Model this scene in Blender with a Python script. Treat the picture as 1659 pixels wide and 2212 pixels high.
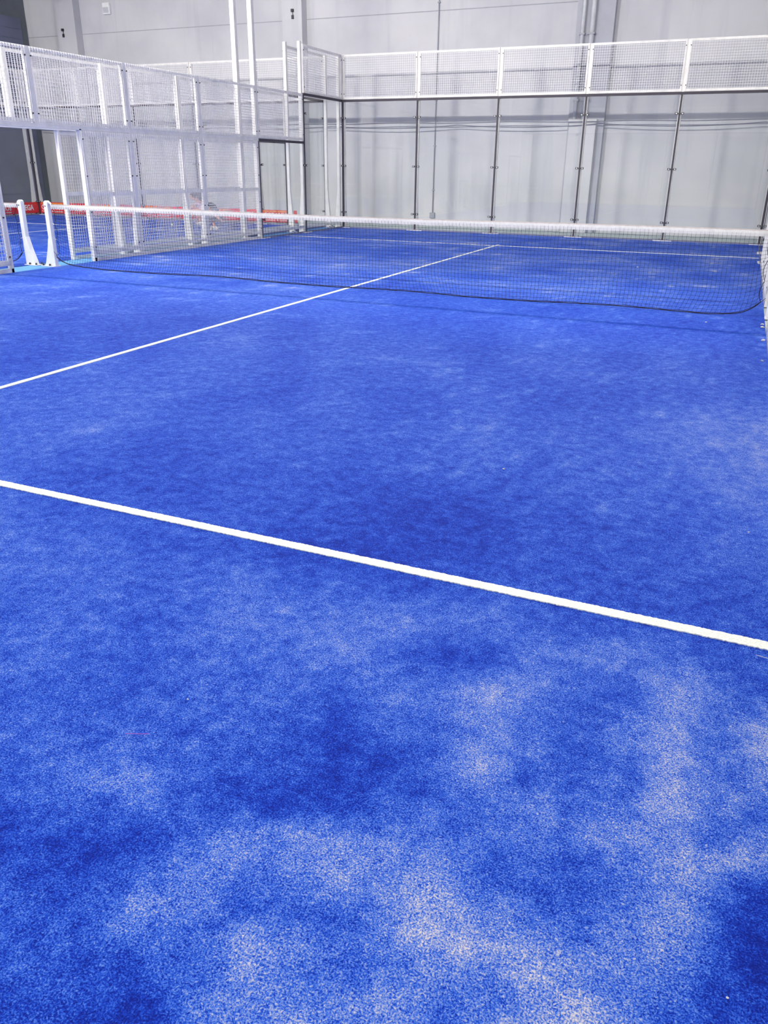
import bpy, bmesh, math, random
from mathutils import Vector, Matrix, noise
random.seed(7)
SC = bpy.context.scene
for o in list(bpy.data.objects): bpy.data.objects.remove(o, do_unlink=True)
COL = SC.collection

# ------------------------------------------------------------------ camera
cd = bpy.data.cameras.new('camera'); cam = bpy.data.objects.new('camera', cd); COL.objects.link(cam)
yaw, pitch, roll = .4056, -.3890, .0112
cy_, sy_, cp_, sp_ = math.cos(yaw), math.sin(yaw), math.cos(pitch), math.sin(pitch)
F = Vector((-sy_*cp_, cy_*cp_, sp_)); R0 = Vector((cy_, sy_, 0)); U0 = R0.cross(F)
cr_, sr_ = math.cos(roll), math.sin(roll)
R = cr_*R0 + sr_*U0; U = -sr_*R0 + cr_*U0
m = Matrix((R, U, -F)).transposed().to_4x4(); m.translation = Vector((4.622, -9.5123, 1.4664))
cam.matrix_world = m
cd.sensor_fit = 'VERTICAL'; cd.sensor_height = 36; cd.sensor_width = 27
cd.lens = 1697.58/2212*36; cd.shift_y = -47.9/2212; cd.clip_start = .05; cd.clip_end = 200
SC.camera = cam
# ------------------------------------------------------------------ light and exposure
SC.view_settings.view_transform = 'Standard'
try: SC.view_settings.look = 'None'
except Exception: pass
SC.view_settings.gamma = 1; SC.view_settings.use_curve_mapping = False
SC.view_settings.exposure = 0.0
FLOOD_W = 360; FILL_W = 205
FLOOD_COL = (1., .965, .86); FILL_COL = (1., .965, .84)
w = bpy.data.worlds.new('world'); SC.world = w; w.use_nodes = True
w.node_tree.nodes['Background'].inputs[0].default_value = (.8, .82, .9, 1)
w.node_tree.nodes['Background'].inputs[1].default_value = .25

# ------------------------------------------------------------------ materials
def srgb(r, g, b):
    f = lambda c: c/12.92 if c <= .04045 else ((c+.055)/1.055)**2.4
    return (f(r/255), f(g/255), f(b/255), 1)
def new_mat(name):
    mt = bpy.data.materials.new(name); mt.use_nodes = True
    nt = mt.node_tree; return mt, nt, nt.nodes['Principled BSDF']
def N(nt, t, **kw):
    n = nt.nodes.new(t)
    for k, v in kw.items():
        if k in n.inputs.keys(): n.inputs[k].default_value = v
        else: setattr(n, k, v)
    return n
def mixc(nt, fac, a, b, blend='MIX'):
    n = nt.nodes.new('ShaderNodeMix'); n.data_type = 'RGBA'; n.blend_type = blend
    for i, v in ((0, fac), (6, a), (7, b)):
        if isinstance(v, (int, float)): n.inputs[i].default_value = v
        elif isinstance(v, tuple): n.inputs[i].default_value = v
        else: nt.links.new(v, n.inputs[i])
    return n.outputs[2]
def mapr(nt, v, a, b, c=0., d=1., smooth=True):
    n = nt.nodes.new('ShaderNodeMapRange'); n.interpolation_type = 'SMOOTHSTEP' if smooth else 'LINEAR'
    nt.links.new(v, n.inputs[0])
    for i, x in enumerate((a, b, c, d)): n.inputs[i+1].default_value = x
    return n.outputs[0]
def math_(nt, op, a, b=None, clamp=False):
    n = nt.nodes.new('ShaderNodeMath'); n.operation = op; n.use_clamp = clamp
    for i, v in enumerate((a, b)):
        if v is None: continue
        if isinstance(v, (int, float)): n.inputs[i].default_value = v
        else: nt.links.new(v, n.inputs[i])
    return n.outputs[0]
def pos(nt, sc=(1, 1, 1)):
    g = nt.nodes.new('ShaderNodeNewGeometry'); mp = nt.nodes.new('ShaderNodeMapping')
    mp.inputs['Scale'].default_value = sc; nt.links.new(g.outputs['Position'], mp.inputs[0]); return mp.outputs[0]
def noise_(nt, vec, scale, detail=3, rough=.55):
    n = N(nt, 'ShaderNodeTexNoise', Scale=scale, Detail=detail, Roughness=rough); nt.links.new(vec, n.inputs['Vector']); return n.outputs[0]
def paint(name, c, rough=.4, metal=0., var=.06, sc=6, spec=.5):
    mt, nt, bs = new_mat(name); p = pos(nt)
    n = noise_(nt, p, sc, 4)
    c2 = tuple(x*(1-var*2) for x in c[:3])+(1,)
    nt.links.new(mixc(nt, mapr(nt, n, .35, .75), c, c2), bs.inputs['Base Color'])
    bs.inputs['Roughness'].default_value = rough; bs.inputs['Metallic'].default_value = metal
    bs.inputs['Specular IOR Level'].default_value = spec
    return mt
M = {}
M['white'] = paint('white_powder_coat', srgb(234, 231, 230), .35)
M['wire'] = paint('white_coated_wire', srgb(236, 234, 236), .4)
M['post'] = paint('white_net_post', srgb(238, 238, 242), .35)
M['dark'] = paint('dark_rubber', srgb(58, 52, 66), .6)
M['clamp'] = paint('dark_clamp_steel', srgb(50, 50, 58), .45, .3)
M['washer'] = paint('pale_washer', srgb(215, 215, 220), .35, .2)
M['plate'] = paint('white_foot_plate', srgb(226, 226, 230), .4)
M['channel'] = paint('grey_channel', srgb(120, 122, 150), .5)
M['tape'] = paint('net_tape', srgb(204, 202, 201), .75, var=.06, sc=30)
M['tape_shade'] = paint('net_tape_shaded_top', srgb(160, 152, 153), .8, var=.08, sc=30)  # top of the tape coloured darker, shade painted in
M['cord'] = paint('dark_net_cord', srgb(22, 24, 52), .8)
M['concrete'] = None
M['pipe'] = paint('pale_pipe', srgb(200, 201, 208), .4)
M['cable'] = paint('grey_cable', srgb(110, 112, 130), .6)
M['conduit'] = paint('grey_conduit', srgb(150, 152, 165), .5)
M['red'] = paint('red_banner', srgb(226, 38, 44), .5, var=.05)
M['orange'] = paint('orange_banner_stripe', srgb(240, 110, 40), .5)
M['letter'] = paint('white_letter', srgb(245, 245, 245), .5)
M['yellow'] = paint('yellow_letter', srgb(250, 200, 80), .5)
M['maroon'] = paint('deep_red_edge', srgb(150, 30, 50), .5)
M['ball'] = paint('yellow_felt', srgb(225, 240, 40), .9, var=.03)
M['ball_w'] = paint('pale_green_felt', srgb(225, 235, 190), .9, var=.03)
M['skin'] = paint('skin', srgb(222, 165, 140), .55, sc=3)
M['hair'] = paint('dark_hair', srgb(30, 24, 26), .6)
M['pink'] = paint('pale_pink_cloth', srgb(218, 190, 200), .8)
M['black'] = paint('black_cloth', srgb(22, 22, 28), .8)
M['shoe'] = paint('white_shoe', srgb(235, 235, 235), .5)
M['lead'] = paint('pink_thread', srgb(170, 80, 190), .7)
M['chip'] = paint('pale_chip', srgb(222, 220, 222), .7)
M['darkwall'] = paint('dark_shutter', srgb(110, 115, 140), .7, var=.12, sc=1.2)
M['greenwall'] = paint('grey_green_wall', srgb(104, 110, 118), .8, var=.1, sc=1.5)
M['steel'] = paint('darker_grey_pilaster', srgb(172, 173, 186), .7, var=.05, sc=2)  # plain darker grey for the wide pilaster, not known to be steel
M['ceil'] = paint('ceiling_paint', srgb(165, 165, 172), .9)
M['strip'] = paint('light_blue_floor_strip', srgb(95, 160, 222), .8, var=.06, sc=3)
M['switch'] = paint('white_plastic', srgb(238, 238, 240), .3)

def stripes():
    mt, nt, bs = new_mat('grey_striped_cloth'); p = pos(nt)
    wv = N(nt, 'ShaderNodeTexWave', Scale=7.); wv.bands_direction = 'Z'; nt.links.new(p, wv.inputs[0])
    nt.links.new(mixc(nt, mapr(nt, wv.outputs[1], .45, .55), srgb(45, 46, 58), srgb(150, 152, 165)), bs.inputs['Base Color'])
    bs.inputs['Roughness'].default_value = .85; return mt
M['stripe'] = stripes()

def concrete_wall():
    mt, nt, bs = new_mat('painted_concrete_wall')
    p = pos(nt); ps = pos(nt, (1.6, 1.6, .12))
    a = noise_(nt, p, .5, 4); b = noise_(nt, ps, 1.5, 3, .6); c = noise_(nt, p, 9, 5)
    col = mixc(nt, mapr(nt, a, .35, .7), srgb(203, 202, 208), srgb(189, 189, 197))
    col = mixc(nt, math_(nt, 'MULTIPLY', mapr(nt, b, .52, .75), .45), col, srgb(172, 174, 186))
    col = mixc(nt, math_(nt, 'MULTIPLY', mapr(nt, c, .6, .8), .25), col, srgb(184, 184, 191))
    nt.links.new(col, bs.inputs['Base Color']); bs.inputs['Roughness'].default_value = .85
    bp = N(nt, 'ShaderNodeBump', Strength=.15, Distance=.01); nt.links.new(c, bp.inputs['Height']); nt.links.new(bp.outputs[0], bs.inputs['Normal'])
    return mt
M['concrete'] = concrete_wall()
M['groove'] = paint('wall_joint', srgb(160, 161, 172), .9)

def floor_mat():
    mt, nt, bs = new_mat('pale_concrete_floor'); p = pos(nt)
    col = mixc(nt, mapr(nt, noise_(nt, p, 1.2, 5), .35, .7), srgb(200, 212, 210), srgb(182, 194, 194))
    nt.links.new(col, bs.inputs['Base Color']); bs.inputs['Roughness'].default_value = .7; return mt
M['floor'] = floor_mat()

def glass_mat():
    mt, nt, bs = new_mat('clear_glass'); nt.nodes.remove(bs); out = nt.nodes['Material Output']
    tr = N(nt, 'ShaderNodeBsdfTransparent'); tr.inputs[0].default_value = (.985, .993, .995, 1)
    gl = N(nt, 'ShaderNodeBsdfGlossy', Roughness=0.004); gl.inputs[0].default_value = (1, 1, 1, 1)
    lw = N(nt, 'ShaderNodeLayerWeight', Blend=.5)
    fr = math_(nt, 'ADD', math_(nt, 'MULTIPLY', math_(nt, 'POWER', lw.outputs['Facing'], 5.), .92), .035)
    mx = N(nt, 'ShaderNodeMixShader')
    nt.links.new(fr, mx.inputs[0]); nt.links.new(tr.outputs[0], mx.inputs[1]); nt.links.new(gl.outputs[0], mx.inputs[2])
    nt.links.new(mx.outputs[0], out.inputs[0]); return mt
M['glass'] = glass_mat()

def emis(name, c, s):
    mt, nt, bs = new_mat(name); bs.inputs['Emission Color'].default_value = c; bs.inputs['Emission Strength'].default_value = s
    bs.inputs['Base Color'].default_value = (.8, .8, .8, 1); return mt
M['lens'] = emis('lit_lens', (1, 1, 1, 1), 4)

def turf_mat():
    mt, nt, bs = new_mat('blue_turf')
    p = pos(nt); pf = pos(nt, (1, 1, 1))
    at = nt.nodes.new('ShaderNodeAttribute'); at.attribute_name = 'sand_and_light'
    # fine fibre speckle, warped so that the tufts curl
    wn = N(nt, 'ShaderNodeTexNoise', Scale=90., Detail=1.); nt.links.new(p, wn.inputs['Vector'])
    vm = N(nt, 'ShaderNodeVectorMath', operation='SCALE'); vm.inputs[3].default_value = .009; nt.links.new(wn.outputs['Color'], vm.inputs[0])
    va = N(nt, 'ShaderNodeVectorMath', operation='ADD'); nt.links.new(p, va.inputs[0]); nt.links.new(vm.outputs[0], va.inputs[1])
    f1 = noise_(nt, va.outputs[0], 245, 2, .6); f3 = noise_(nt, p, 16, 3, .55); f2 = noise_(nt, va.outputs[0], 60, 2, .5)
    g1 = math_(nt, 'SUBTRACT', f1, .5); g2 = math_(nt, 'SUBTRACT', f2, .5); g3 = math_(nt, 'SUBTRACT', f3, .5)
    lev = at.outputs['Fac']
    amp = math_(nt, 'ADD', math_(nt, 'MULTIPLY', lev, 1.6), 1.05)
    v = math_(nt, 'ADD', lev, math_(nt, 'MULTIPLY', g1, amp))
    v = math_(nt, 'ADD', v, math_(nt, 'MULTIPLY', g2, .35))
    v = math_(nt, 'ADD', v, math_(nt, 'MULTIPLY', g3, .48))
    cr = nt.nodes.new('ShaderNodeValToRGB'); nt.links.new(v, cr.inputs[0]); e = cr.color_ramp.elements
    stops = [(0., (6, 28, 132)), (.20, (16, 57, 182)), (.40, (52, 100, 208)), (.60, (110, 134, 206)), (.80, (166, 170, 204)), (1., (206, 198, 206))]
    e[0].position = 0; e[0].color = srgb(*stops[0][1]); e[1].position = 1; e[1].color = srgb(*stops[-1][1])
    for q_, c_ in stops[1:-1]: el = e.new(q_); el.color = srgb(*c_)
    nt.links.new(cr.outputs[0], bs.inputs['Base Color'])
    bs.inputs['Roughness'].default_value = .9; bs.inputs['Specular IOR Level'].default_value = .15
    h = math_(nt, 'ADD', f1, math_(nt, 'MULTIPLY', f2, .7))
    bp = N(nt, 'ShaderNodeBump', Strength=.55, Distance=.006); nt.links.new(h, bp.inputs['Height']); nt.links.new(bp.outputs[0], bs.inputs['Normal'])
    return mt
M['turf'] = turf_mat()
def line_mat():
    mt, nt, bs = new_mat('white_turf_line'); p = pos(nt)
    f = noise_(nt, p, 170, 2); g = noise_(nt, p, 5, 4)
    c = mixc(nt, mapr(nt, f, .3, .7, 0, 1, False), srgb(214, 217, 214), srgb(250, 252, 246))
    c = mixc(nt, math_(nt, 'MULTIPLY', mapr(nt, g, .6, .8), .3), c, srgb(200, 205, 225))
    nt.links.new(c, bs.inputs['Base Color']); bs.inputs['Roughness'].default_value = .9
    bp = N(nt, 'ShaderNodeBump', Strength=.5, Distance=.005); nt.links.new(f, bp.inputs['Height']); nt.links.new(bp.outputs[0], bs.inputs['Normal'])
    return mt
M['line'] = line_mat()

# ------------------------------------------------------------------ builders
class MB:
    def __init__(s): s.v = []; s.f = []; s.mi = []
    def add(s, vs, fs, mi=0):
        o = len(s.v); s.v += [tuple(x) for x in vs]; s.f += [tuple(i+o for i in f) for f in fs]; s.mi += [mi]*len(fs); return s
    def box(s, x0, x1, y0, y1, z0, z1, mi=0, T=None):
        vs = [(x, y, z) for x in (x0, x1) for y in (y0, y1) for z in (z0, z1)]
        if T: vs = [T(*q) for q in vs]
        return s.add(vs, [(0, 1, 3, 2), (4, 6, 7, 5), (0, 4, 5, 1), (2, 3, 7, 6), (0, 2, 6, 4), (1, 5, 7, 3)], mi)
    def prism(s, poly, a0, a1, T, mi=0):
        """poly of (p,q); extruded a0..a1; T(a,p,q) gives the point"""
        n = len(poly); vs = [T(a0, p, q) for p, q in poly]+[T(a1, p, q) for p, q in poly]
        return s.add(vs, [tuple(range(n)), tuple(range(2*n-1, n-1, -1))]+[(i, (i+1) % n, n+(i+1) % n, n+i) for i in range(n)], mi)
    def tube(s, pts, r, n=6, mi=0, caps=True):
        pts = [Vector(p) for p in pts]; rings = []
        for i, p in enumerate(pts):
            d = (pts[min(i+1, len(pts)-1)]-pts[max(i-1, 0)]).normalized()
            a = d.cross(Vector((0, 0, 1)) if abs(d.z) < .9 else Vector((1, 0, 0))).normalized(); b = d.cross(a)
            rr = r[i] if isinstance(r, (list, tuple)) else r
            rings.append([p+a*rr*math.cos(2*math.pi*k/n)+b*rr*math.sin(2*math.pi*k/n) for k in range(n)])
        vs = [q for rg in rings for q in rg]; fs = []
        for i in range(len(pts)-1):
            for k in range(n): fs.append((i*n+k, i*n+(k+1) % n, (i+1)*n+(k+1) % n, (i+1)*n+k))
        if caps: fs += [tuple(range(n-1, -1, -1)), tuple((len(pts)-1)*n+k for k in range(n))]
        return s.add(vs, fs, mi)
    def build(s, name, mats, parent=None, smooth=False, bevel=0, loc=None):
        base = Vector((0, 0, 0))
        q = parent
        while q is not None: base = base+q.location; q = q.parent
        if parent is None and loc is not None: base = Vector(loc)
        me = bpy.data.meshes.new(name); me.from_pydata([tuple(Vector(v)-base) for v in s.v], [], s.f)
        if not isinstance(mats, (list, tuple)): mats = [mats]
        for mt in mats: me.materials.append(mt)
        if len(mats) > 1: me.polygons.foreach_set('material_index', s.mi)
        b = bmesh.new(); b.from_mesh(me); bmesh.ops.recalc_face_normals(b, faces=b.faces); b.to_mesh(me); b.free()
        if smooth: me.polygons.foreach_set('use_smooth', [True]*len(me.polygons))
        o = bpy.data.objects.new(name, me); COL.objects.link(o)
        if parent is not None: o.parent = parent
        elif loc is not None: o.location = loc
        if bevel:
            md = o.modifiers.new('bevel', 'BEVEL'); md.width = bevel; md.segments = 2; md.limit_method = 'ANGLE'
        return o
def thing(name, label, cat, loc=(0, 0, 0), group=None):
    o = bpy.data.objects.new(name, None); o.empty_display_size = .2; COL.objects.link(o); o.location = loc
    return tag(o, label, cat, group)
def tag(o, label, cat, group=None, kind=None):
    o['label'] = label; o['category'] = cat
    if group: o['group'] = group
    if kind: o['kind'] = kind
    return o
def struct(o, label=None):
    o['kind'] = 'structure'
    if label: o['label'] = label
    return o
def dup(root, loc, label, group=None):
    r = root.copy(); COL.objects.link(r); r.location = loc; r['label'] = label
    if group: r['group'] = group
    def rec(a, b):
        for ch in a.children:
            c = ch.copy(); COL.objects.link(c); c.parent = b; rec(ch, c)
    rec(root, r); return r

# ------------------------------------------------------------------ hall shell
WY = 12.0; WXL = -17.0; WXR = 12.; WYN = -16.0; CZ = 8.5
struct(MB().box(WXL-.3, WXR+.3, WYN-.3, WY+.3, -.12, -.012).build('floor', M['floor']), 'pale grey green concrete hall floor')
b = MB().box(WXL-.3, WXR+.3, WY, WY+.3, -.01, CZ)
wb = struct(b.build('wall_back', M['concrete']), 'pale grey painted precast concrete wall behind the courts')
g = MB()
for (a, c) in ((WXL, -15.52), (-14.80, -7.63), (-7.03, .22), (1.14, WXR)): g.box(a, c, WY-.004, WY+.01, 5.125, 5.145)
struct(g.build('trim_1', M['groove']), 'thin horizontal joint line across the concrete wall')
struct(MB().box(WXL-.3, WXL, WYN, WY+.3, -.01, CZ).build('wall_left', M['greenwall']), 'grey green side wall at the far left')
struct(MB().box(WXR, WXR+.3, WYN, WY+.3, -.01, CZ).build('wall_right', M['concrete']))
struct(MB().box(WXL-.3, WXR+.3, WYN-.3, WYN, -.01, CZ).build('wall_front', M['concrete']))
struct(MB().box(WXL-.3, WXR+.3, WYN-.3, WY+.3, CZ, CZ+.2).build('ceiling', M['ceil']))
d = MB().box(WXL, WXL+.05, 2.0, 11.72, -.01, 5.63)
for k in range(1, 20): d.box(WXL+.045, WXL+.06, 2.0, 11.72, k*.28, k*.28+.012)
struct(d.build('door_1', M['darkwall']), 'large dark grey roller door in the far left wall')
# concrete pilasters on the back wall
for (x0, x1) in ((-15.52, -14.80), (-7.63, -7.03)):
    p = MB().box(x0, x1, WY-.28, WY+.02, -.01, CZ)

    struct(p.build('wall_back_pilaster', M['concrete']), 'concrete pilaster projecting from the back wall')
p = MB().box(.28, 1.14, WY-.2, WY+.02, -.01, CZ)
struct(p.build('wall_back_pilaster', M['steel']), 'wide pilaster behind the downpipes')  # plain darker grey, not known to be steel
p = MB().box(.33, .98, WY-.34, WY-.2, -.01, 2.52).box(.31, 1.0, WY-.36, WY-.2, 2.52, 2.60)
struct(p.build('trim_2', M['concrete'], bevel=.01), 'low casing with a cap at the foot of the wide pilaster')
# downpipes
for k, (x, r_, lab) in enumerate(((.44, .045, 'pale vertical downpipe, left of the pair, on the wide pilaster'), (.66, .06, 'thicker pale downpipe, right of the pair, on the wide pilaster'))):
    t = thing('downpipe', lab, 'pipe', (x, WY-.2, 2.6))
    z0 = 2.6
    MB().tube([(x, WY-.28, z0), (x, WY-.28, CZ)], r_, 14).build('pipe', M['pipe'], t, smooth=True)
    for z in (3.0, 4.4, 5.6): MB().box(x-r_-.02, x+r_+.02, WY-.29-r_, WY-.2, z, z+.04).build('bracket', M['conduit'], t)
# electrical conduit with a socket box
t = thing('wall_conduit', 'thin grey conduit running up the wall from a small grey box', 'conduit', (-3.25, WY, .2))
MB().tube([(-3.25, WY-.02, .33), (-3.25, WY-.02, CZ)], .016, 8).build('pipe', M['conduit'], t, smooth=True)
MB().box(-3.32, -3.18, WY-.07, WY, .2, .34).build('socket_box', M['conduit'], t, bevel=.008)
for z in (.9, 2.0, 3.1, 4.2, 5.3): MB().box(-3.285, -3.215, WY-.042, WY, z, z+.03).build('clip', M['conduit'], t)
# cables
def cable(pts, lab):
    o = MB().tube(pts, .011, 6).build('wall_cable', M['cable'], loc=pts[0]); tag(o, lab, 'cable')
n = 60
cable([(-16.9+(28.5)*k/n, WY-.38, 2.55+.01*math.sin(k)) for k in range(n+1)], 'straight thin grey cable strung along the back wall')
pts = []
for k in range(n*4+1):
    x = -16.9+28.5*k/(n*4); ph = ((x+16.9) % 3.6)/3.6
    pts.append((x, WY-.38, 2.50-.07*4*ph*(1-ph)))
cable(pts, 'sagging thin grey cable looping just below the straight one on the back wall')
# emergency lamp box on wall
t = thing('emergency_light', 'small white box light high on the concrete wall', 'light', (-13.72, WY, 5.75))
MB().box(-13.86, -13.60, WY-.09, WY, 5.60, 5.90).build('housing', M['switch'], t, bevel=.015)
MB().box(-13.83, -13.63, WY-.105, WY-.09, 5.64, 5.78).build('diffuser', M['pipe'], t, bevel=.005)
for x, z, lab in ((-15.28, 5.2, 'small dark bracket on the leftmost concrete pilaster'), (-7.30, 5.28, 'small dark bracket on the middle concrete pilaster')):
    o = MB().box(x-.035, x+.035, WY-.33, WY-.28, z, z+.07).box(x-.008, x+.008, WY-.29, WY-.28, z-.08, z+.01).box(x-.03, x+.03, WY-.31, WY-.28, z-.16, z-.07).build('wall_bracket', M['clamp'], loc=(x, WY-.28, z)); tag(o, lab, 'bracket')
# unseen fill lights, added under the ceiling to brighten the hall
k = 0
for x, nx_ in ((-13, 'over the neighbouring court'), (-5.2, 'above the gap between the courts'), (3.5, 'over the near court')):
    for y, ny_ in ((-10, 'near end'), (-2, 'middle'), (6, 'far end')):
        t = thing('fill_light', 'added unseen fill light '+nx_+', '+ny_+' of the row', 'light', (x, y, CZ-.3), 'added fill lights under the ceiling')
        MB().box(x-.35, x+.35, y-.75, y+.75, CZ-.3, CZ-.22).build('housing', M['switch'], t)
        MB().box(x-.3, x+.3, y-.7, y+.7, CZ-.31, CZ-.3).build('lens', M['lens'], t)  # lens of the added fill light
        ld = bpy.data.lights.new('fill_lamp', 'AREA'); ld.shape = 'RECTANGLE'; ld.size = 1.8; ld.size_y = 2.6; ld.energy = FILL_W*{-10: 2.0, -2: .75, 6: .30}[y]; ld.color = FILL_COL
        lo = bpy.data.objects.new('fill_lamp', ld); COL.objects.link(lo); lo.parent = t; lo.location = (0, 0, -.03)

# ------------------------------------------------------------------ turf
# level of sand and wear in the pile (0 clean dark blue .. 9 sandy), on a skewed grid laid over the near half of the court; rows nearest the net darkened to offset strong light
LEVELS = """
620|22222222222222222
700|32222323222322222
780|22323323332332322
860|33332223223222233
940|33322333333333445
1020|32222222223233345
1100|32222222111223234
1180|33322211111222233
1260|33333433222222223
1340|23323444544322222
1420|33223335311445323
1500|22223332446532641
1580|33232321335425637
1660|23443221137333746
1740|23342211333535754
1800|11113655444456634
1860|11124556653335767
1920|22245346574334742
1980|22354332676435620
2040|22233553477646610
2100|23123654455754510
2160|12104555644584411
2212|12104565535686311
""".split()
ROWS = [(float(r.split('|')[0]), [int(c) for c in r.split('|')[1]]) for r in LEVELS]
HM = (121.387, 133.737, 753.254, -11.1134, 30.5447, 621.815, -0.035339, 0.0822967, 1.0)
def level(x, y):
    """bilinear lookup of the wear and light-offset grid"""
    w_ = HM[6]*x+HM[7]*y+HM[8]
    if w_ <= 0: return None
    u = (HM[0]*x+HM[1]*y+HM[2])/w_; v = (HM[3]*x+HM[4]*y+HM[5])/w_
    if v < 600 or v > 2500: return None
    fu = min(15.999, max(0., u/103.7)); iu = int(fu); fu -= iu
    fu = fu*fu*(3-2*fu)*.5+fu*.5
    k = 0
    while k < len(ROWS)-2 and ROWS[k+1][0] < v: k += 1
    a, b_ = ROWS[k], ROWS[k+1]; fv = min(1, max(0, (v-a[0])/(b_[0]-a[0])))
    t_ = a[1][iu]*(1-fu)+a[1][iu+1]*fu; q = b_[1][iu]*(1-fu)+b_[1][iu+1]*fu
    return t_*(1-fv)+q*fv, min(1, (v-600)/100)
def turf(x0, x1, y0, y1, label):
    # grid refined towards the near end; the blotches are sand lying in the pile, broader tones also offset uneven light
    ys = []; y = y0
    while y < y1: ys.append(y); y += .03 if (x1 > 0 and y < -6.6) else .12
    ys.append(y1)
    xs = []; x = x0
    while x < x1: xs.append(x); x += .03 if (x1 > 0 and x > 2.6) else .12
    xs.append(x1)
    vs = []; sand_and_light = []; pile = []
    near = x1 > 0
    for yy in ys:
        for xx in xs:
            vs.append((xx, yy, 0))
            n0 = noise.noise((xx*.5, yy*.5, 2)); n1 = noise.noise((xx*1.3, yy*1.3, 1)); n2 = noise.noise((xx*4.3, yy*4.3, 5)); n3 = noise.noise((xx*11, yy*11, 7)); n4 = noise.noise((xx*23, yy*23, 8))
            base = (3.0+.9*min(1, max(0, (yy-.2)/2)) if near else 3.0)+n0*1.2+n1*1.6+n2*.8  # far half of the near court toned lighter to make up for dim light
            st_ = n2*.6+n3*.7+n1*.3-.30
            if st_ > 0 and yy > -6.2: base += st_*(9 if near else 12)
            if near:
                # distance along the floor from the near corner sets how coarse the wobble is
                r_ = min(1., .12+max(0, (yy+8.8)/9))
                L_ = level(xx+(noise.noise((xx*3.1, yy*3.1, 3))*.09+noise.noise((xx*9, yy*9, 3))*.04)*r_*2, yy+(noise.noise((xx*3.1, yy*3.1, 9))*.09+noise.noise((xx*9, yy*9, 9))*.04)*r_*2)
                if L_: base = base*(1-L_[1])+(L_[0]+(base-3.0)*.35+n3*.85+n4*.65)*L_[1]
            sand_and_light.append(max(0, min(1, .09+base*.077)))
    nx = len(xs); fs = [(j*nx+i, j*nx+i+1, (j+1)*nx+i+1, (j+1)*nx+i) for j in range(len(ys)-1) for i in range(nx-1)]
    me = bpy.data.meshes.new('artificial_turf'); me.from_pydata(vs, [], fs)
    for nm, dat in (('sand_and_light', sand_and_light),):
        a = me.attributes.new(nm, 'FLOAT', 'POINT'); a.data.foreach_set('value', dat)
    me.materials.append(M['turf'])
    o = bpy.data.objects.new('artificial_turf', me); COL.objects.link(o); tag(o, label, 'turf')
    return o
turfA = turf(-4.998, 4.998, -10, 10, 'blue artificial turf with sandy patches on the near court with the full net')
turfB = turf(-15.505, -5.505, -10, 10, 'blue artificial turf of the neighbouring court beyond the left mesh fence')
def line(turf_o, p0, p1, w_=.05, lab=None):
    p0, p1 = Vector(p0), Vector(p1); L = (p1-p0).length; d = (p1-p0)/L; nn = Vector((-d.y, d.x, 0))
    n = max(2, int(L/.006)) if lab == 'near' else max(2, int(L/.05))
    vs = []; amp = .0022 if lab == 'near' else .001
    for i in range(n+1):
        c = p0+d*(L*i/n); a = random.uniform(-amp, amp); b_ = random.uniform(-amp, amp)
        e1 = c+nn*(w_/2+a); e2 = c-nn*(w_/2+b_)
        vs += [(e1.x, e1.y, .0), (e1.x, e1.y, .004), (e2.x, e2.y, .004), (e2.x, e2.y, .0)]
    fs = []
    for i in range(n):
        for k in range(3): fs.append((i*4+k, i*4+k+1, i*4+k+5, i*4+k+4))
    mb = MB().add(vs, fs); o = mb.build('court_line', M['line'], turf_o)
    o['label'] = 'white line'; return o
line(turfA, (-4.985, -6.95, 0), (4.985, -6.95, 0), .052, 'near')
line(turfA, (-4.985, 6.95, 0), (4.985, 6.95, 0))
line(turfA, (0, -6.925, 0), (0, 6.925, 0)); line(turfA, (0, 6.975, 0), (0, 7.17, 0)); line(turfA, (0, -7.17, 0), (0, -6.975, 0))
cb = -10.52
line(turfB, (cb-4.985, 6.95, 0), (cb+4.985, 6.95, 0)); line(turfB, (cb, -6.95, 0), (cb, 6.925, 0))
struct(MB().box(-5.5, -4.99, -10.3, 10.3, -.012, -.003).build('trim_3', M['strip']), 'light blue floor strip between the two courts')

# ------------------------------------------------------------------ fence kit
def wires(mb, T, u0, u1, z0, z1, dd=-.004, st=.05, t=.0053):
    h = t/2; n = int((u1-u0)/st); off = ((u1-u0)-n*st)/2
    for i in range(n+1):
        u = u0+off+i*st; mb.box(u-h, u+h, dd-h, dd+h, z0, z1, T=T)
    n = int((z1-z0)/st); off = ((z1-z0)-n*st)/2
    for i in range(n+1):
        z = z0+off+i*st; mb.box(u0, u1, dd+h, dd+h*3, z-h, z+h, T=T)
def mesh_panel(parent, T, u0, u1, z0, z1, mids=(), fr=.035, low=False):
    """frame of square tube with welded wire on the court side; T(u, d, z)"""
    m_ = MB(); D0, D1 = .004, .04
    m_.box(u0, u0+fr, D0, D1, z0, z1, T=T).box(u1-fr, u1, D0, D1, z0, z1, T=T)
    m_.box(u0+fr, u1-fr, D0, D1, z1-fr-.01, z1, T=T).box(u0+fr, u1-fr, D0, D1, z0, z0+fr+.015, T=T)
    for z in mids: m_.box(u0+fr, u1-fr, D0, D1, z-.03, z+.03, T=T)
    bl = m_
    wm = MB(); wires(wm, T, u0+.004, u1-.004, z0+.004, z1-.004)
    for u in (u0+fr/2, u1-fr/2):
        for z in [z0+.12+(z1-z0-.24)*k/ (3 if z1-z0 > 1.2 else 1) for k in range(4 if z1-z0 > 1.2 else 2)]:
            bl.box(u-.009, u+.009, -.012, .005, z-.009, z+.009, 1, T=T)
    fo = m_.build('mesh_panel', [M['white'], M['clamp']], parent)
    wm.build('wire_mesh', M['wire'], fo)
    return fo
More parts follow.
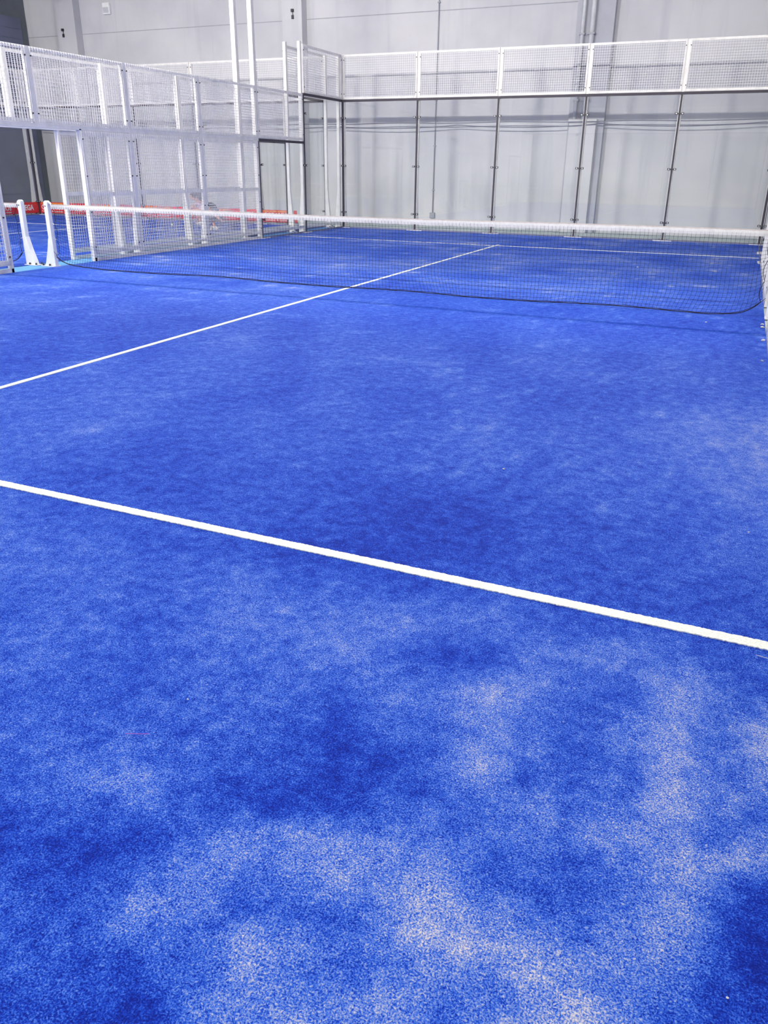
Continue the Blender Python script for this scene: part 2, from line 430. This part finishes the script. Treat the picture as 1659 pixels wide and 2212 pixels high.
def fence_post(parent, T, u, z0, z1, flare=True, w_=.035, d0=.04, plate=True):
    m_ = MB()
    if flare and z0 < .1:
        poly = [(d0, z0), (d0+.15, z0), (d0+.15, z0+.06), (d0+.07, z0+.95), (d0+.07, z1), (d0, z1)]
    else: poly = [(d0, z0), (d0+.07, z0), (d0+.07, z1), (d0, z1)]
    m_.prism(poly, u-w_, u+w_, lambda a, p, q: T(a, p, q))
    o = m_.build('post', M['white'], parent)
    if z0 < .1 and plate:
        bl = MB().box(u-.12, u+.12, d0-.01, d0+.19, -.003, .012, T=T)
        for du in (-.085, .085):
            for dv in (.03, .15): bl.box(u+du-.014, u+du+.014, d0+dv-.014, d0+dv+.014, .012, .03, 1, T=T)
        bl.build('base_plate', [M['plate'], M['clamp']], o)
    return o
def glass_pane(parent, T, u0, u1, z1):
    o = MB().box(u0+.006, u1-.006, 0, .012, .03, z1, T=T).build('glass_pane', M['glass'], parent); return o
def joint(parent, T, u, z1, w_=.018, corner=False):
    MB().box(u-w_, u+w_, -.006, .0165, .01, z1, T=T).build('joint_strip', M['dark'], parent)
def clamp(parent, T, u, z, left=True, right=True):
    m_ = MB(); ll = -.085 if left else 0; rr = .085 if right else 0
    m_.box(u+ll, u+rr, -.016, -.006, z-.009, z+.009, T=T)
    for s, on in ((-1, left), (1, right)):
        if not on: continue
        c = u+s*.062
        m_.box(c-.03, c+.03, -.020, -.001, z-.021, z+.021, T=T)
        m_.box(c-.013, c+.013, -.026, -.018, z-.011, z+.011, 1, T=T)
    m_.build('clamp', [M['clamp'], M['washer']], parent)
CLZ = (.39, 1.5, 2.6)
def back_wall(name, label, T, us, loc):
    t = thing(name, label, 'fence', loc)
    for i in range(len(us)-1):
        a, b_ = us[i], us[i+1]
        glass_pane(t, T, a, b_, 2.97)
        mesh_panel(t, T, a+.03, b_-.03, 3.02, 4.0)
        MB().box(a+.02, b_-.02, -.004, .03, .0, .032, T=T).build('bottom_channel', M['channel'], t)
    MB().box(us[0], us[-1], -.008, .036, 2.965, 3.015, T=T).build('top_seal', M['dark'], t)
    for i, u in enumerate(us):
        end = i in (0, len(us)-1)
        fence_post(t, T, u, 0, 4.0)
        joint(t, T, u, 2.97, .018 if not end else .024)
        lo, hi = (u-.2 if i else u), (u+.2 if i < len(us)-1 else u)
        MB().box(lo, hi, -.045, -.006, -.003, .014, T=T).build('foot_plate', M['plate'], t)
        for z in CLZ: clamp(t, T, u, z, i > 0, i < len(us)-1)
    return t
def corner(label, T, s, loc):
    """stepped glass corner of a side wall, s=+1 far end, -1 near end; T takes u=y"""
    Ts = lambda u, d_, z: T(u*s, d_, z)
    t = thing('glass_side_wall', label, 'fence', loc)
    glass_pane(t, Ts, 8, 9.99, 2.97); glass_pane(t, Ts, 6, 8, 1.96)
    mesh_panel(t, Ts, 8.03, 9.97, 3.02, 4.0); mesh_panel(t, Ts, 6.03, 7.97, 2.03, 3.0)
    MB().box(8, 9.99, -.008, .036, 2.965, 3.015, T=Ts).build('top_seal', M['dark'], t)
    MB().box(6.02, 8, -.008, .036, 1.96, 2.01, T=Ts).build('top_seal', M['dark'], t)
    for a, b_ in ((6, 8), (8, 9.99)): MB().box(a+.02, b_-.02, -.004, .03, 0, .032, T=Ts).build('bottom_channel', M['channel'], t)
    fence_post(t, Ts, 8.0, 0, 4.05); fence_post(t, Ts, 9.93, 0, 4.0, d0=.045)
    joint(t, Ts, 8, 2.97, .015); joint(t, Ts, 6.01, 1.96, .012)
    MB().box(7.8, 8.2, -.045, -.006, -.003, .014, T=Ts).build('foot_plate', M['plate'], t)
    MB().box(6.0, 6.25, -.045, -.006, -.003, .014, T=Ts).build('foot_plate', M['plate'], t)
    for z in CLZ: clamp(t, Ts, 8, z, z < 1.9, True)
    for z in CLZ: clamp(t, Ts, 9.99, z, True, False)
    for z in CLZ[:2]: clamp(t, Ts, 6.03, z, False, True)
    MB().box(6.1, 9.9, .05, .09, .10, .16, T=Ts).build('base_rail', M['white'], t)
    return t
def mesh_fence(label, T, loc, lower=True):
    t = thing('mesh_fence', label, 'fence', loc)
    for a, b_ in ((-6, -4), (-4, -2), (-2, 0), (0, 2), (2, 4), (4, 6)):
        mesh_panel(t, T, a+.035, b_-.035, 2.02, 3.0)
        if a in (-2, 0): continue
        mesh_panel(t, T, a+.035, b_-.035, .10, 1.95, (1.02,))
        MB().box(a+.035, b_-.035, .0, .045, 0.0, .055, T=T).build('base_rail', M['white'], t)
    for s in (-1, 1):
        a, b_ = sorted((s*.85, s*1.965))
        mesh_panel(t, T, a, b_, .10, 1.95, (1.02,), fr=.05)
        a2, b2 = sorted((s*.83, s*1.965))
        MB().box(a2, b2, .0, .045, 0.0, .055, T=T).build('base_rail', M['white'], t)
        fence_post(t, T, s*.85, 0, 1.97, flare=False, w_=.022, d0=.0, plate=False)
    MB().box(-2, 2, .0, .075, 1.955, 2.015, T=T).build('door_beam', M['white'], t)
    for s in (-1, 1): MB().box(*sorted((s*2, s*6)), .01, .04, 1.955, 2.015, T=T).build('middle_rail', M['white'], t)
    for u in (-4, -2, 2, 4):
        fence_post(t, T, u, 0, 3.0, d0=.002, w_=.04, plate=False)
    fence_post(t, T, 0, 1.96, 3.0, d0=.002, w_=.04)
    return t
TA_back = lambda u, d_, z: (u, 10+d_, z)
TA_left = lambda u, d_, z: (-5-d_, u, z)
TA_right = lambda u, d_, z: (5+d_, u, z)
TB_right = lambda u, d_, z: (-5.52+d_, u, z)
TB_left = lambda u, d_, z: (-15.52-d_, u, z)
TA_near = lambda u, d_, z: (u, -10-d_, z)
back_wall('glass_back_wall', 'tall glass end wall with white mesh top across the far end of the near court', TA_back, (-5, -3, -1, 1, 3, 5), (0, 10, 0))
back_wall('glass_back_wall', 'glass end wall with white mesh top behind the neighbouring court at left', TA_back, (-15.52, -13.52, -11.52, -9.52, -7.52, -5.52), (-10.52, 10, 0))
corner('stepped glass wall with white mesh top at far left corner of the near court', TA_left, 1, (-5, 8, 0))
corner('stepped glass wall beside the far right corner of the near court', TA_right, 1, (5, 8, 0))
corner('stepped glass wall with white mesh, just behind the near court far left corner wall', TB_right, 1, (-5.52, 8, 0))
corner('stepped glass wall at the far left end of the neighbouring court', TB_left, 1, (-15.52, 8, 0))
corner('stepped glass wall at the near right corner of the neighbouring court, seen only as reflection', TB_right, -1, (-5.52, -8, 0))
mesh_fence('white wire mesh fence with open doorway along left side of the near court', TA_left, (-5, 0, 0))
mesh_fence('white wire mesh fence with doorway, right behind the nearer left fence', TB_right, (-5.52, 0, 0))
mesh_fence('white wire mesh fence at the right edge of the near court', TA_right, (5, 0, 0))
mesh_fence('white wire mesh fence on the far left side of the neighbouring court', TB_left, (-15.52, 0, 0))
back_wall('glass_back_wall', 'glass end wall with mesh top at the near end of the court, seen only as reflection', TA_near, (-5, -3, -1, 1, 3, 5), (0, -10, 0))
corner('stepped glass wall at near left corner of the court, seen only as reflection', TA_left, -1, (-5, -8, 0))

# ------------------------------------------------------------------ net
def tape_z(x): return .895+.012*abs(x/5)**1.5 - .006*math.cos(x*.9)
def build_net(cx, label, group=None):
    t = thing('court_net', label, 'net', (cx, 0, 0), group)
    X0, X1 = -4.93, 4.93; st = .0445; nc = int((X1-X0)/st); nr = 19
    P = []
    for i in range(nc+1):
        x = X0+(X1-X0)*i/nc; zt = tape_z(x)-.063
        zb = .012+.010*math.sin(x*2.3)+(.16*math.exp(-((x-X0)/.16)))+(.16*math.exp(-((X1-x)/.13)))
        colp = []
        for j in range(nr+1):
            v = j/nr; z = zt+(zb-zt)*(v**1.02)
            slack = max(0, v-.72)/.28
            sx = .05*math.sin(x*.8+1.0)*slack**1.5+.018*math.sin(x*1.7)*v+.05*noise.noise((x*1.3, 0, 4))*slack + random.uniform(-.0025, .0025)
            y = -.055*slack**2*(.6+.5*math.sin(x*1.1))+.012*math.sin(v*5+x)+random.uniform(-.002, .002)
            if x+sx < X0: sx = X0-x
            if x+sx > X1: sx = X1-x
            colp.append(Vector((cx+x+sx, y, max(.006, z+random.uniform(-.002, .002)))))
        P.append(colp)
    mb = MB(); r = .0016
    def seg(a, b_):
        d_ = (b_-a).normalized(); q = d_.cross(Vector((0, 1, 0)));
        if q.length < .1: q = Vector((1, 0, 0))
        q.normalize(); k = d_.cross(q)
        ring = [q*r, (-q*.5+k*.87)*r, (-q*.5-k*.87)*r]
        mb.add([a+e for e in ring]+[b_+e for e in ring], [(0, 1, 4, 3), (1, 2, 5, 4), (2, 0, 3, 5)])
    for i in range(nc+1):
        for j in range(nr):
            seg(P[i][j], P[i][j+1])
            if i < nc: seg(P[i][j+1], P[i+1][j+1])
    # knots
    for i in range(nc+1):
        for j in range(1, nr):
            p = P[i][j]; h = .0024; mb.box(p.x-h, p.x+h, p.y-h, p.y+h, p.z-h, p.z+h)
    mb.build('netting', M['cord'], t)
    mb = MB(); pts = [P[i][nr] for i in range(0, nc+1)]
    mb.tube(pts, .0055, 6); mb.tube([p+Vector((0, -.004, .011+.004*math.sin(i*.9))) for i, p in enumerate(pts)], .003, 5)
    mb.build('bottom_cord', M['cord'], t)
    for xe, s in ((X0, -1), (X1, 1)):
        i = 0 if s < 0 else nc; top = P[i][0]
        pts = []
        for k in range(31):
            v = k/30; z = top.z+(P[i][nr].z-top.z)*v
            pts.append(Vector((cx+xe-s*.03*abs(math.sin(v*math.pi*3)), -.01, z)))
        mb = MB().tube(pts, .0035, 5)
        e = P[i][nr]; mb.tube([e, e+Vector((s*.02, 0, .02)), e+Vector((s*.05, 0, .05))], .003, 5)
        mb.build('side_cord', M['cord'], t)
        for v in (1/3, 2/3, .97):
            z = top.z+(P[i][nr].z-top.z)*v; MB().tube([(cx+xe, -.01, z), (cx+xe+s*.05, -.01, z+.01)], .004, 5).build('side_tie', M['tape'], t)
    # headband folded over its cable
    prof = [(-.010, -.068), (-.013, -.04), (-.012, -.012), (-.006, -.001), (.006, -.001), (.012, -.012), (.013, -.04), (.010, -.068)]
    n = 120; vs = []
    for i in range(n+1):
        x = -4.96+9.92*i/n; z = tape_z(x)+.001*math.sin(i*1.7)
        vs += [(cx+x, a+.002*math.sin(i*.5), z+c) for a, c in prof]
    L_ = len(prof); fs = [(i*L_+k, i*L_+k+1, (i+1)*L_+k+1, (i+1)*L_+k) for i in range(n) for k in range(L_-1)]
    mi = [1 if k in (2, 3, 4) else 0 for i in range(n) for k in range(L_-1)]
    mb = MB(); mb.add(vs, fs); mb.mi = mi
    for i in range(0, nc+1, 1):
        x = P[i][0].x; z = tape_z(x-cx)-.068
        mb.box(x-.0008, x+.0008, -.0145, -.010, z+.002, z+.034, 2)
    mb.build('headband', [M['tape'], M['tape_shade'], M['channel']], t)
    MB().tube([(cx-5.0, 0, tape_z(5)-.012), (cx-4.95, 0, tape_z(5)-.01)], .005, 6).tube([(cx+4.95, 0, tape_z(5)-.01), (cx+5.0, 0, tape_z(5)-.012)], .005, 6).build('top_cable', M['cord'], t)
    return t
netA = build_net(0, 'long dark net with white headband stretched across the near court')
dup(netA, (-10.60, 0, 0), 'dark net of the neighbouring court, seen through the doorway at left')
def net_post(x, s, label):
    """s = direction (in x) in which the gusset flares, away from its net"""
    t = thing('net_post', label, 'post', (x, 0, 0)); a = .036
    p = MB().box(x-a, x+a, -a, a, .01, .93).build('column', M['post'], t, bevel=.006)
    m_ = MB()
    m_.prism([(0, .01), (s*.135, .01), (s*.125, .04), (s*.055, .24), (s*.008, .42), (0, .42)], -.0365, .0365, lambda q, u, z: (x+u+s*.03, q, z))
    m_.build('gusset', M['post'], t)
    MB().box(min(x-s*.04, x+s*.22), max(x-s*.04, x+s*.22), -.075, .075, -.002, .012).build('base_plate', M['plate'], t, bevel=.003)
    for bx in (.06, .19):
        for by in (-.055, .055):
            MB().tube([(x+s*bx, by, .012), (x+s*bx, by, .022), (x+s*bx, by, .04)], [.016, .016, .008], 8).build('anchor_bolt', M['clamp'], t)
    c = [(s*-.036, 0), (s*-.036, .012)]+[(s*(-.036+.072*k/6), .012+.018*math.sin(math.pi*k/6)) for k in range(1, 6)]+[(s*.036, .012), (s*.036, 0)]
    MB().prism(c, -.030, .030, lambda q, u, z: (x+u, q, .928+z)).build('cap', M['post'], t, bevel=.004)
    # winder lip above the net side and small bolt
    arc = [(x-s*(.036+.010), 0, .925), (x-s*.06, 0, .925), (x-s*.075, 0, .91), (x-s*.07, 0, .89)]
    MB().tube(arc, .014, 8).build('cable_guide', M['post'], t, smooth=True)
    MB().tube([(x-.004, -.037, .88), (x-.004, -.043, .88)], .009, 8).build('bolt', M['clamp'], t)
    return t
net_post(-5.035, -1, 'white steel net post holding the left end of the near net')
net_post(-5.565, 1, 'white steel net post of the neighbouring net, just left of its twin')
net_post(5.035, 1, 'white steel net post at the right edge holding the near net')
net_post(-15.55, -1, 'white steel net post at the far side of the neighbouring court')

# ------------------------------------------------------------------ floodlight poles
def pole(x, y, s, label, group=None):
    """s = x direction towards its court"""
    t = thing('floodlight_pole', label, 'light pole', (x, y, 0), group)
    MB().box(x-.05, x+.05, y-.05, y+.05, .01, 6.0).build('mast', M['white'], t, bevel=.008)
    MB().box(x-.09, x+.09, y-.10, y+.10, -.002, .012).build('base_plate', M['plate'], t)
    MB().box(x-.035, x+.035, y-.55, y+.55, 5.9, 5.97).box(min(x, x+s*.2), max(x, x+s*.2), y-.4, y-.36, 5.97, 6.0).box(min(x, x+s*.2), max(x, x+s*.2), y+.36, y+.4, 5.97, 6.0).build('cross_arm', M['white'], t)
    for k in (-.38, .38):
        hd = MB().box(x+s*.19-.18, x+s*.19+.18, y+k-.17, y+k+.17, 5.99, 6.06).build('lamp_head', M['conduit'], t)
        MB().box(x+s*.19-.15, x+s*.19+.15, y+k-.14, y+k+.14, 5.98, 5.99).build('lens', M['lens'], hd)
    ld = bpy.data.lights.new('floodlight', 'AREA'); ld.shape = 'RECTANGLE'; ld.size = 1.0; ld.size_y = .35; ld.energy = FLOOD_W; ld.color = FLOOD_COL
    lo = bpy.data.objects.new('floodlight', ld); COL.objects.link(lo); lo.parent = t; lo.location = (s*.22, 0, 5.96)
    dv = Vector((s*1.6, -6.0 if y > 0 else 6.0, -1.4)); ld.spread = math.radians(95); lo.rotation_euler = dv.to_track_quat('-Z', 'Y').to_euler()
    return t
pole(-5.055, 6.0, 1, 'tall white floodlight mast, right one of the pair above the fences')
pole(-5.465, 6.0, -1, 'tall white floodlight mast, left one of the pair above the fences')
G = 'floodlight masts out of view'
for x, y, s, lab in ((-5.055, -6, 1, 'white floodlight mast at the near left of the court'), (5.055, 6, -1, 'white floodlight mast at the far right of the court'), (5.055, -6, -1, 'white floodlight mast at the near right of the court'),
                     (-5.465, -6, -1, 'white floodlight mast at the near right of the neighbouring court'), (-15.575, 6, 1, 'white floodlight mast at the far left of the neighbouring court'), (-15.575, -6, 1, 'white floodlight mast at the near left of the neighbouring court')):
    pole(x, y, s, lab)

# ------------------------------------------------------------------ banners
def text_verts(body, size, bold=.0):
    cu = bpy.data.curves.new('txt', 'FONT'); cu.body = body; cu.size = size; cu.offset = bold; cu.resolution_u = 3; cu.extrude = .0015
    o = bpy.data.objects.new('txt', cu); COL.objects.link(o)
    dg = bpy.context.evaluated_depsgraph_get(); me = bpy.data.meshes.new_from_object(o.evaluated_get(dg))
    vs = [tuple(v.co) for v in me.vertices]; fs = [tuple(p.vertices) for p in me.polygons]
    bpy.data.objects.remove(o, do_unlink=True); bpy.data.curves.remove(cu); bpy.data.meshes.remove(me)
    x0 = min(v[0] for v in vs); x1 = max(v[0] for v in vs)
    return [(v[0]-x0, v[1], v[2]) for v in vs], fs, x1-x0
def banner(T, u0, label, group, big=True, loc=(0, 0, 0)):
    """T(u, d, z): u runs left to right as read from the court"""
    t = thing('advertising_banner', label, 'banner', loc, group)
    W_ = 1.99 if big else 1.12
    MB().box(u0+.01, u0+W_, .0215, .032, .065, .375, T=T).build('panel', M['red'], t)
    MB().box(u0+.01, u0+W_, .0195, .036, .055, .068, T=T).build('bottom_rail', M['maroon'], t)
    for k in ((.12, 1.0, 1.88) if big else (.12, 1.0)): MB().box(u0+k-.02, u0+k+.02, .018, .038, .034, .056, T=T).build('foot', M['dark'], t)
    MB().box(u0+.06, u0+1.02, .0195, .0215, .318, .362, T=T).build('stripe', M['orange'], t)
    for body, ux, z, wdt, hgt, mat, nm in (('CORAMIOS', .08, .17, .86, .135, 'letter', 'lettering'), ('OMEGA', 1.16, .15, .64, .155, 'letter', 'lettering'), ('Corems & Lermes', .08, .095, .84, .05, 'letter', 'small_lettering'), ('www (2) mail web', .1, .328, .84, .026, 'yellow', 'small_lettering')):
        if body == 'OMEGA' and not big: continue
        vs, fs, w_ = text_verts(body, 1., .03 if hgt > .1 else .02)
        hh = max(v[1] for v in vs)
        m_ = MB().add([T(u0+ux+v[0]*wdt/w_, (.0208 if mat == 'letter' else .0190)-(v[2]+.0015)*.45, z+v[1]*hgt/hh) for v in vs], fs)
        m_.build(nm, M[mat], t)
    return t
Tb = lambda u, d_, z: (u, 10+d_, z)
names = ['nearest the far left corner', 'second from the far left corner', 'in the middle', 'second from the right end', 'last at the right end']
for i in range(5):
    banner(Tb, -15.52+2*i, 'red banner behind the neighbouring end wall, '+names[i], 'red banners along the neighbouring court', big=i < 4, loc=(-14.52+2*i, 10.03, 0))
Ts_ = lambda u, d_, z: (-15.52-d_, u, z)
banner(Ts_, 8, 'red advertising banner along the neighbouring side wall, beside the corner', 'red banners along the neighbouring court', loc=(-15.55, 9, 0))
banner(Ts_, 6, 'red advertising banner along the neighbouring side wall, farther from the corner', 'red banners along the neighbouring court', loc=(-15.55, 7, 0))

# ------------------------------------------------------------------ people
def skin_mesh(name, chains, mat, parent, base, fx, sub=2):
    """chains: list of lists of (x, y, z, r); shared points are merged by coordinate"""
    idx = {}; vs = []; rs = []; es = []
    for ch in chains:
        last = None
        for (x, y, z, r_) in ch:
            key = (round(x, 4), round(y, 4), round(z, 4))
            if key not in idx: idx[key] = len(vs); vs.append((base[0]-parent.location.x+fx*x, base[1]-parent.location.y+fx*y, z)); rs.append(r_)
            if last is not None: es.append((last, idx[key]))
            last = idx[key]
    me = bpy.data.meshes.new(name); me.from_pydata(vs, es, []); me.materials.append(mat)
    o = bpy.data.objects.new(name, me); COL.objects.link(o); o.parent = parent
    md = o.modifiers.new('skin', 'SKIN'); md.use_smooth_shade = True
    sv = me.skin_vertices[0].data if me.skin_vertices else None
    if sv is None:
        b_ = bmesh.new(); b_.from_mesh(me); b_.verts.layers.skin.verify(); b_.to_mesh(me); b_.free(); sv = me.skin_vertices[0].data
    for i, r_ in enumerate(rs): sv[i].radius = (r_, r_); sv[i].use_root = (i == 0)
    s2 = o.modifiers.new('sub', 'SUBSURF'); s2.levels = sub; s2.render_levels = sub
    return o
def ellipsoid(c, r, n=12):
    vs = []; fs = []
    for i in range(n+1):
        th = math.pi*i/n
        for k in range(2*n):
            ph = math.pi*k/n; vs.append((c[0]+r[0]*math.sin(th)*math.cos(ph), c[1]+r[1]*math.sin(th)*math.sin(ph), c[2]+r[2]*math.cos(th)))
    for i in range(n):
        for k in range(2*n): fs.append((i*2*n+k, i*2*n+(k+1) % (2*n), (i+1)*2*n+(k+1) % (2*n), (i+1)*2*n+k))
    return vs, fs
def croucher(loc, fx, label, top, bottom, reach):
    t = thing('person', label, 'person', (loc[0], loc[1], 0)); B = loc
    pel = (-.14, 0, .32, .12); ch1 = (-.04, 0, .43, .12); ch2 = (.10, 0, .55, .13); nk = (.21, 0, .63, .055); hd = (.27, 0, .68, .05)
    body = [[pel, ch1, ch2, nk, hd]]; shirt = [[(-.10, 0, .37, .135), (-.04, 0, .43, .145), (.08, 0, .54, .155), (.16, 0, .60, .10)]]; shorts = [[(-.14, 0, .32, .145), (-.10, 0, .36, .14)]]
    for s in (-1, 1):
        hip = (-.12, s*.10, .30, .085); kn = (.24, s*.17, .40, .058); an = (.04, s*.13, .10, .036); toe = (.14, s*.15, .05, .03)
        body.append([pel, hip, kn, (.13, s*.15, .26, .05), an, toe])
        shorts.append([(-.14, 0, .32, .145), (-.12, s*.10, .31, .105), (.06, s*.14, .36, .088)])
        sh = (.12, s*.17, .56, .05); rx = max(0, reach) if s > 0 else 0
        el = (.30+.1*rx, s*.2, .42-.02*rx, .036); wr = (.44+.22*rx, s*.14, .26-.04*rx, .026); pa = (.49+.24*rx, s*.13, .21-.05*rx, .027); fd = 1
        if reach < 0 and s > 0: el, wr, pa, fd = (-.10, .25, .47, .036), (-.32, .23, .32, .026), (-.38, .22, .28, .027), -1
        body.append([ch2, sh, el, wr, pa])
        for k in range(4):
            yy = pa[1]+(k-1.5)*.016; L_ = (.055, .065, .06, .048)[k]
            body.append([pa, (pa[0]+fd*.03, yy, pa[2]-.02, .008), (pa[0]+fd*(.03+L_*.5), yy, pa[2]-.035, .0075), (pa[0]+fd*(.03+L_*.7), yy, pa[2]-.035-L_*.45, .006)])
        body.append([pa, (pa[0]+.005, pa[1]-s*.035, pa[2]-.012, .009), (pa[0]+.03, pa[1]-s*.05, pa[2]-.03, .007)])
        shirt.append([(.08, 0, .54, .155), (.12, s*.165, .56, .062), ((.20 if fd > 0 else .03), s*.20, .51, .054)])
    skin_mesh('body', body, M['skin'], t, B, fx)
    skin_mesh('shirt', shirt, top, t, B, fx); skin_mesh('shorts', shorts, bottom, t, B, fx)
    W = lambda p: (B[0]+fx*p[0], B[1]+fx*p[1], p[2])
    c = W((.33, 0, .73)); m_ = MB(); m_.add(*ellipsoid(c, (.092, .075, .115)))
    m_.add(*ellipsoid((c[0]+fx*.092, c[1], c[2]-.02), (.018, .012, .02), 6))
    for s in (-1, 1): m_.add(*ellipsoid((c[0], c[1]+s*.076, c[2]-.01), (.02, .01, .028), 6))
    h = m_.build('head', M['skin'], t, smooth=True)
    m_ = MB()
    for s in (-1, 1): m_.add(*ellipsoid((c[0]+fx*.082, c[1]+s*.03, c[2]+.012), (.01, .012, .008), 6))
    m_.add(*ellipsoid((c[0]+fx*.082, c[1], c[2]-.06), (.01, .024, .006), 6)); m_.build('face', M['hair'], h)
    m_ = MB(); m_.add(*ellipsoid((c[0]-fx*.022, c[1], c[2]+.028), (.096, .086, .108)))
    m_.add(*ellipsoid((c[0]-fx*.11, c[1], c[2]-.02), (.05, .05, .09))); m_.build('hair', M['hair'], t, smooth=True)
    for s in (-1, 1):
        q = W((.08, s*.14, .0)); m_ = MB(); vs, fs = ellipsoid((q[0], q[1], .05), (.135, .05, .055)); vs = [(v[0], v[1], max(.004, v[2])) for v in vs]
        m_.add(vs, fs); m_.build('shoe', M['shoe'], t, smooth=True)
    return t
croucher((-8.45, 8.75), -1, 'person crouching to the left in a pale pink top and black shorts', M['pink'], M['black'], 0)
croucher((-7.20, 7.30), -1, 'person crouching in a grey striped top with one arm held back, right of the other', M['stripe'], M['stripe'], -1)

# ------------------------------------------------------------------ balls and litter
def ball(x, y, mt, lab):
    vs, fs = ellipsoid((x, y, .034), (.034, .034, .034), 10); t = thing('tennis_ball', lab, 'ball', (x, y, 0))
    MB().add(vs, fs).build('felt', mt, t, smooth=True)
    pts = []
    for k in range(41):
        a = 2*math.pi*k/40; p = Vector((math.cos(a)+.35*math.cos(3*a), math.sin(a)-.35*math.sin(3*a), .85*math.sin(2*a))).normalized()*.0332
        pts.append((x+p.x, y+p.y, .033+p.z))
    MB().tube(pts, .0012, 4).build('seam', M['letter'], t)
ball(-8.286, 7.826, M['ball'], 'bright yellow ball on the neighbouring court, nearer the crouching people')
ball(-9.068, 8.133, M['ball_w'], 'pale yellow green ball on the neighbouring court, left of the brighter one')
def chip(x, y, s, lab, mt=None):
    m_ = MB(); vs, fs = ellipsoid((x, y, .006), (s, s*.6, s*.6), 5)
    vs = [(v[0]+random.uniform(-.3, .3)*s, v[1]+random.uniform(-.3, .3)*s, max(.002, v[2])) for v in vs]
    o = MB().add(vs, fs).build('paint_flake', mt or M['chip'], loc=(x, y, 0)); tag(o, lab, 'debris', 'pale flakes lying on the turf')
CH = [(4.86, -6.012, .004, 'tiny pale flake on the turf near the right edge'), (3.672, -5.705, .006, 'small cream flake on the turf in the middle of the near half'),
      (3.152, 4.298, .014, 'white flake on the far half of the turf, seen through the net'), (4.43, -.571, .009, 'white flake in front of the net near its right end'),
      (4.968, -.62, .018, 'white crumb by the foot of the right net post'), (4.968, -1.35, .020, 'white crumb at the right fence, in front of the net post'),
      (4.97, -.44, .016, 'white crumb tucked against the right net post'), (4.95, -2.3, .012, 'white crumb at the right turf edge, nearest the camera of the crumbs'),
      (4.831, -8.308, .0028, 'tiny pale grit grain at the bottom right of the turf'), (3.34, -7.98, .003, 'tiny pale grit grain on the turf at lower left')]
for c in CH: chip(*c)
o = MB().tube([(3.275+.012*k, -8.178+.0055*k+.0012*math.sin(k*1.3), .006) for k in range(6)], .0009, 5).build('thread', M['lead'], loc=(3.3, -8.16, 0)); tag(o, 'thin pink thread lying on the turf', 'thread')
o = MB().tube([(4.885+.006*k, -7.03-.001*k, .006) for k in range(7)], .0009, 5).build('straw', M['chip'], loc=(4.9, -7.03, 0)); tag(o, 'thin pale straw on the turf just below the near white line', 'straw')
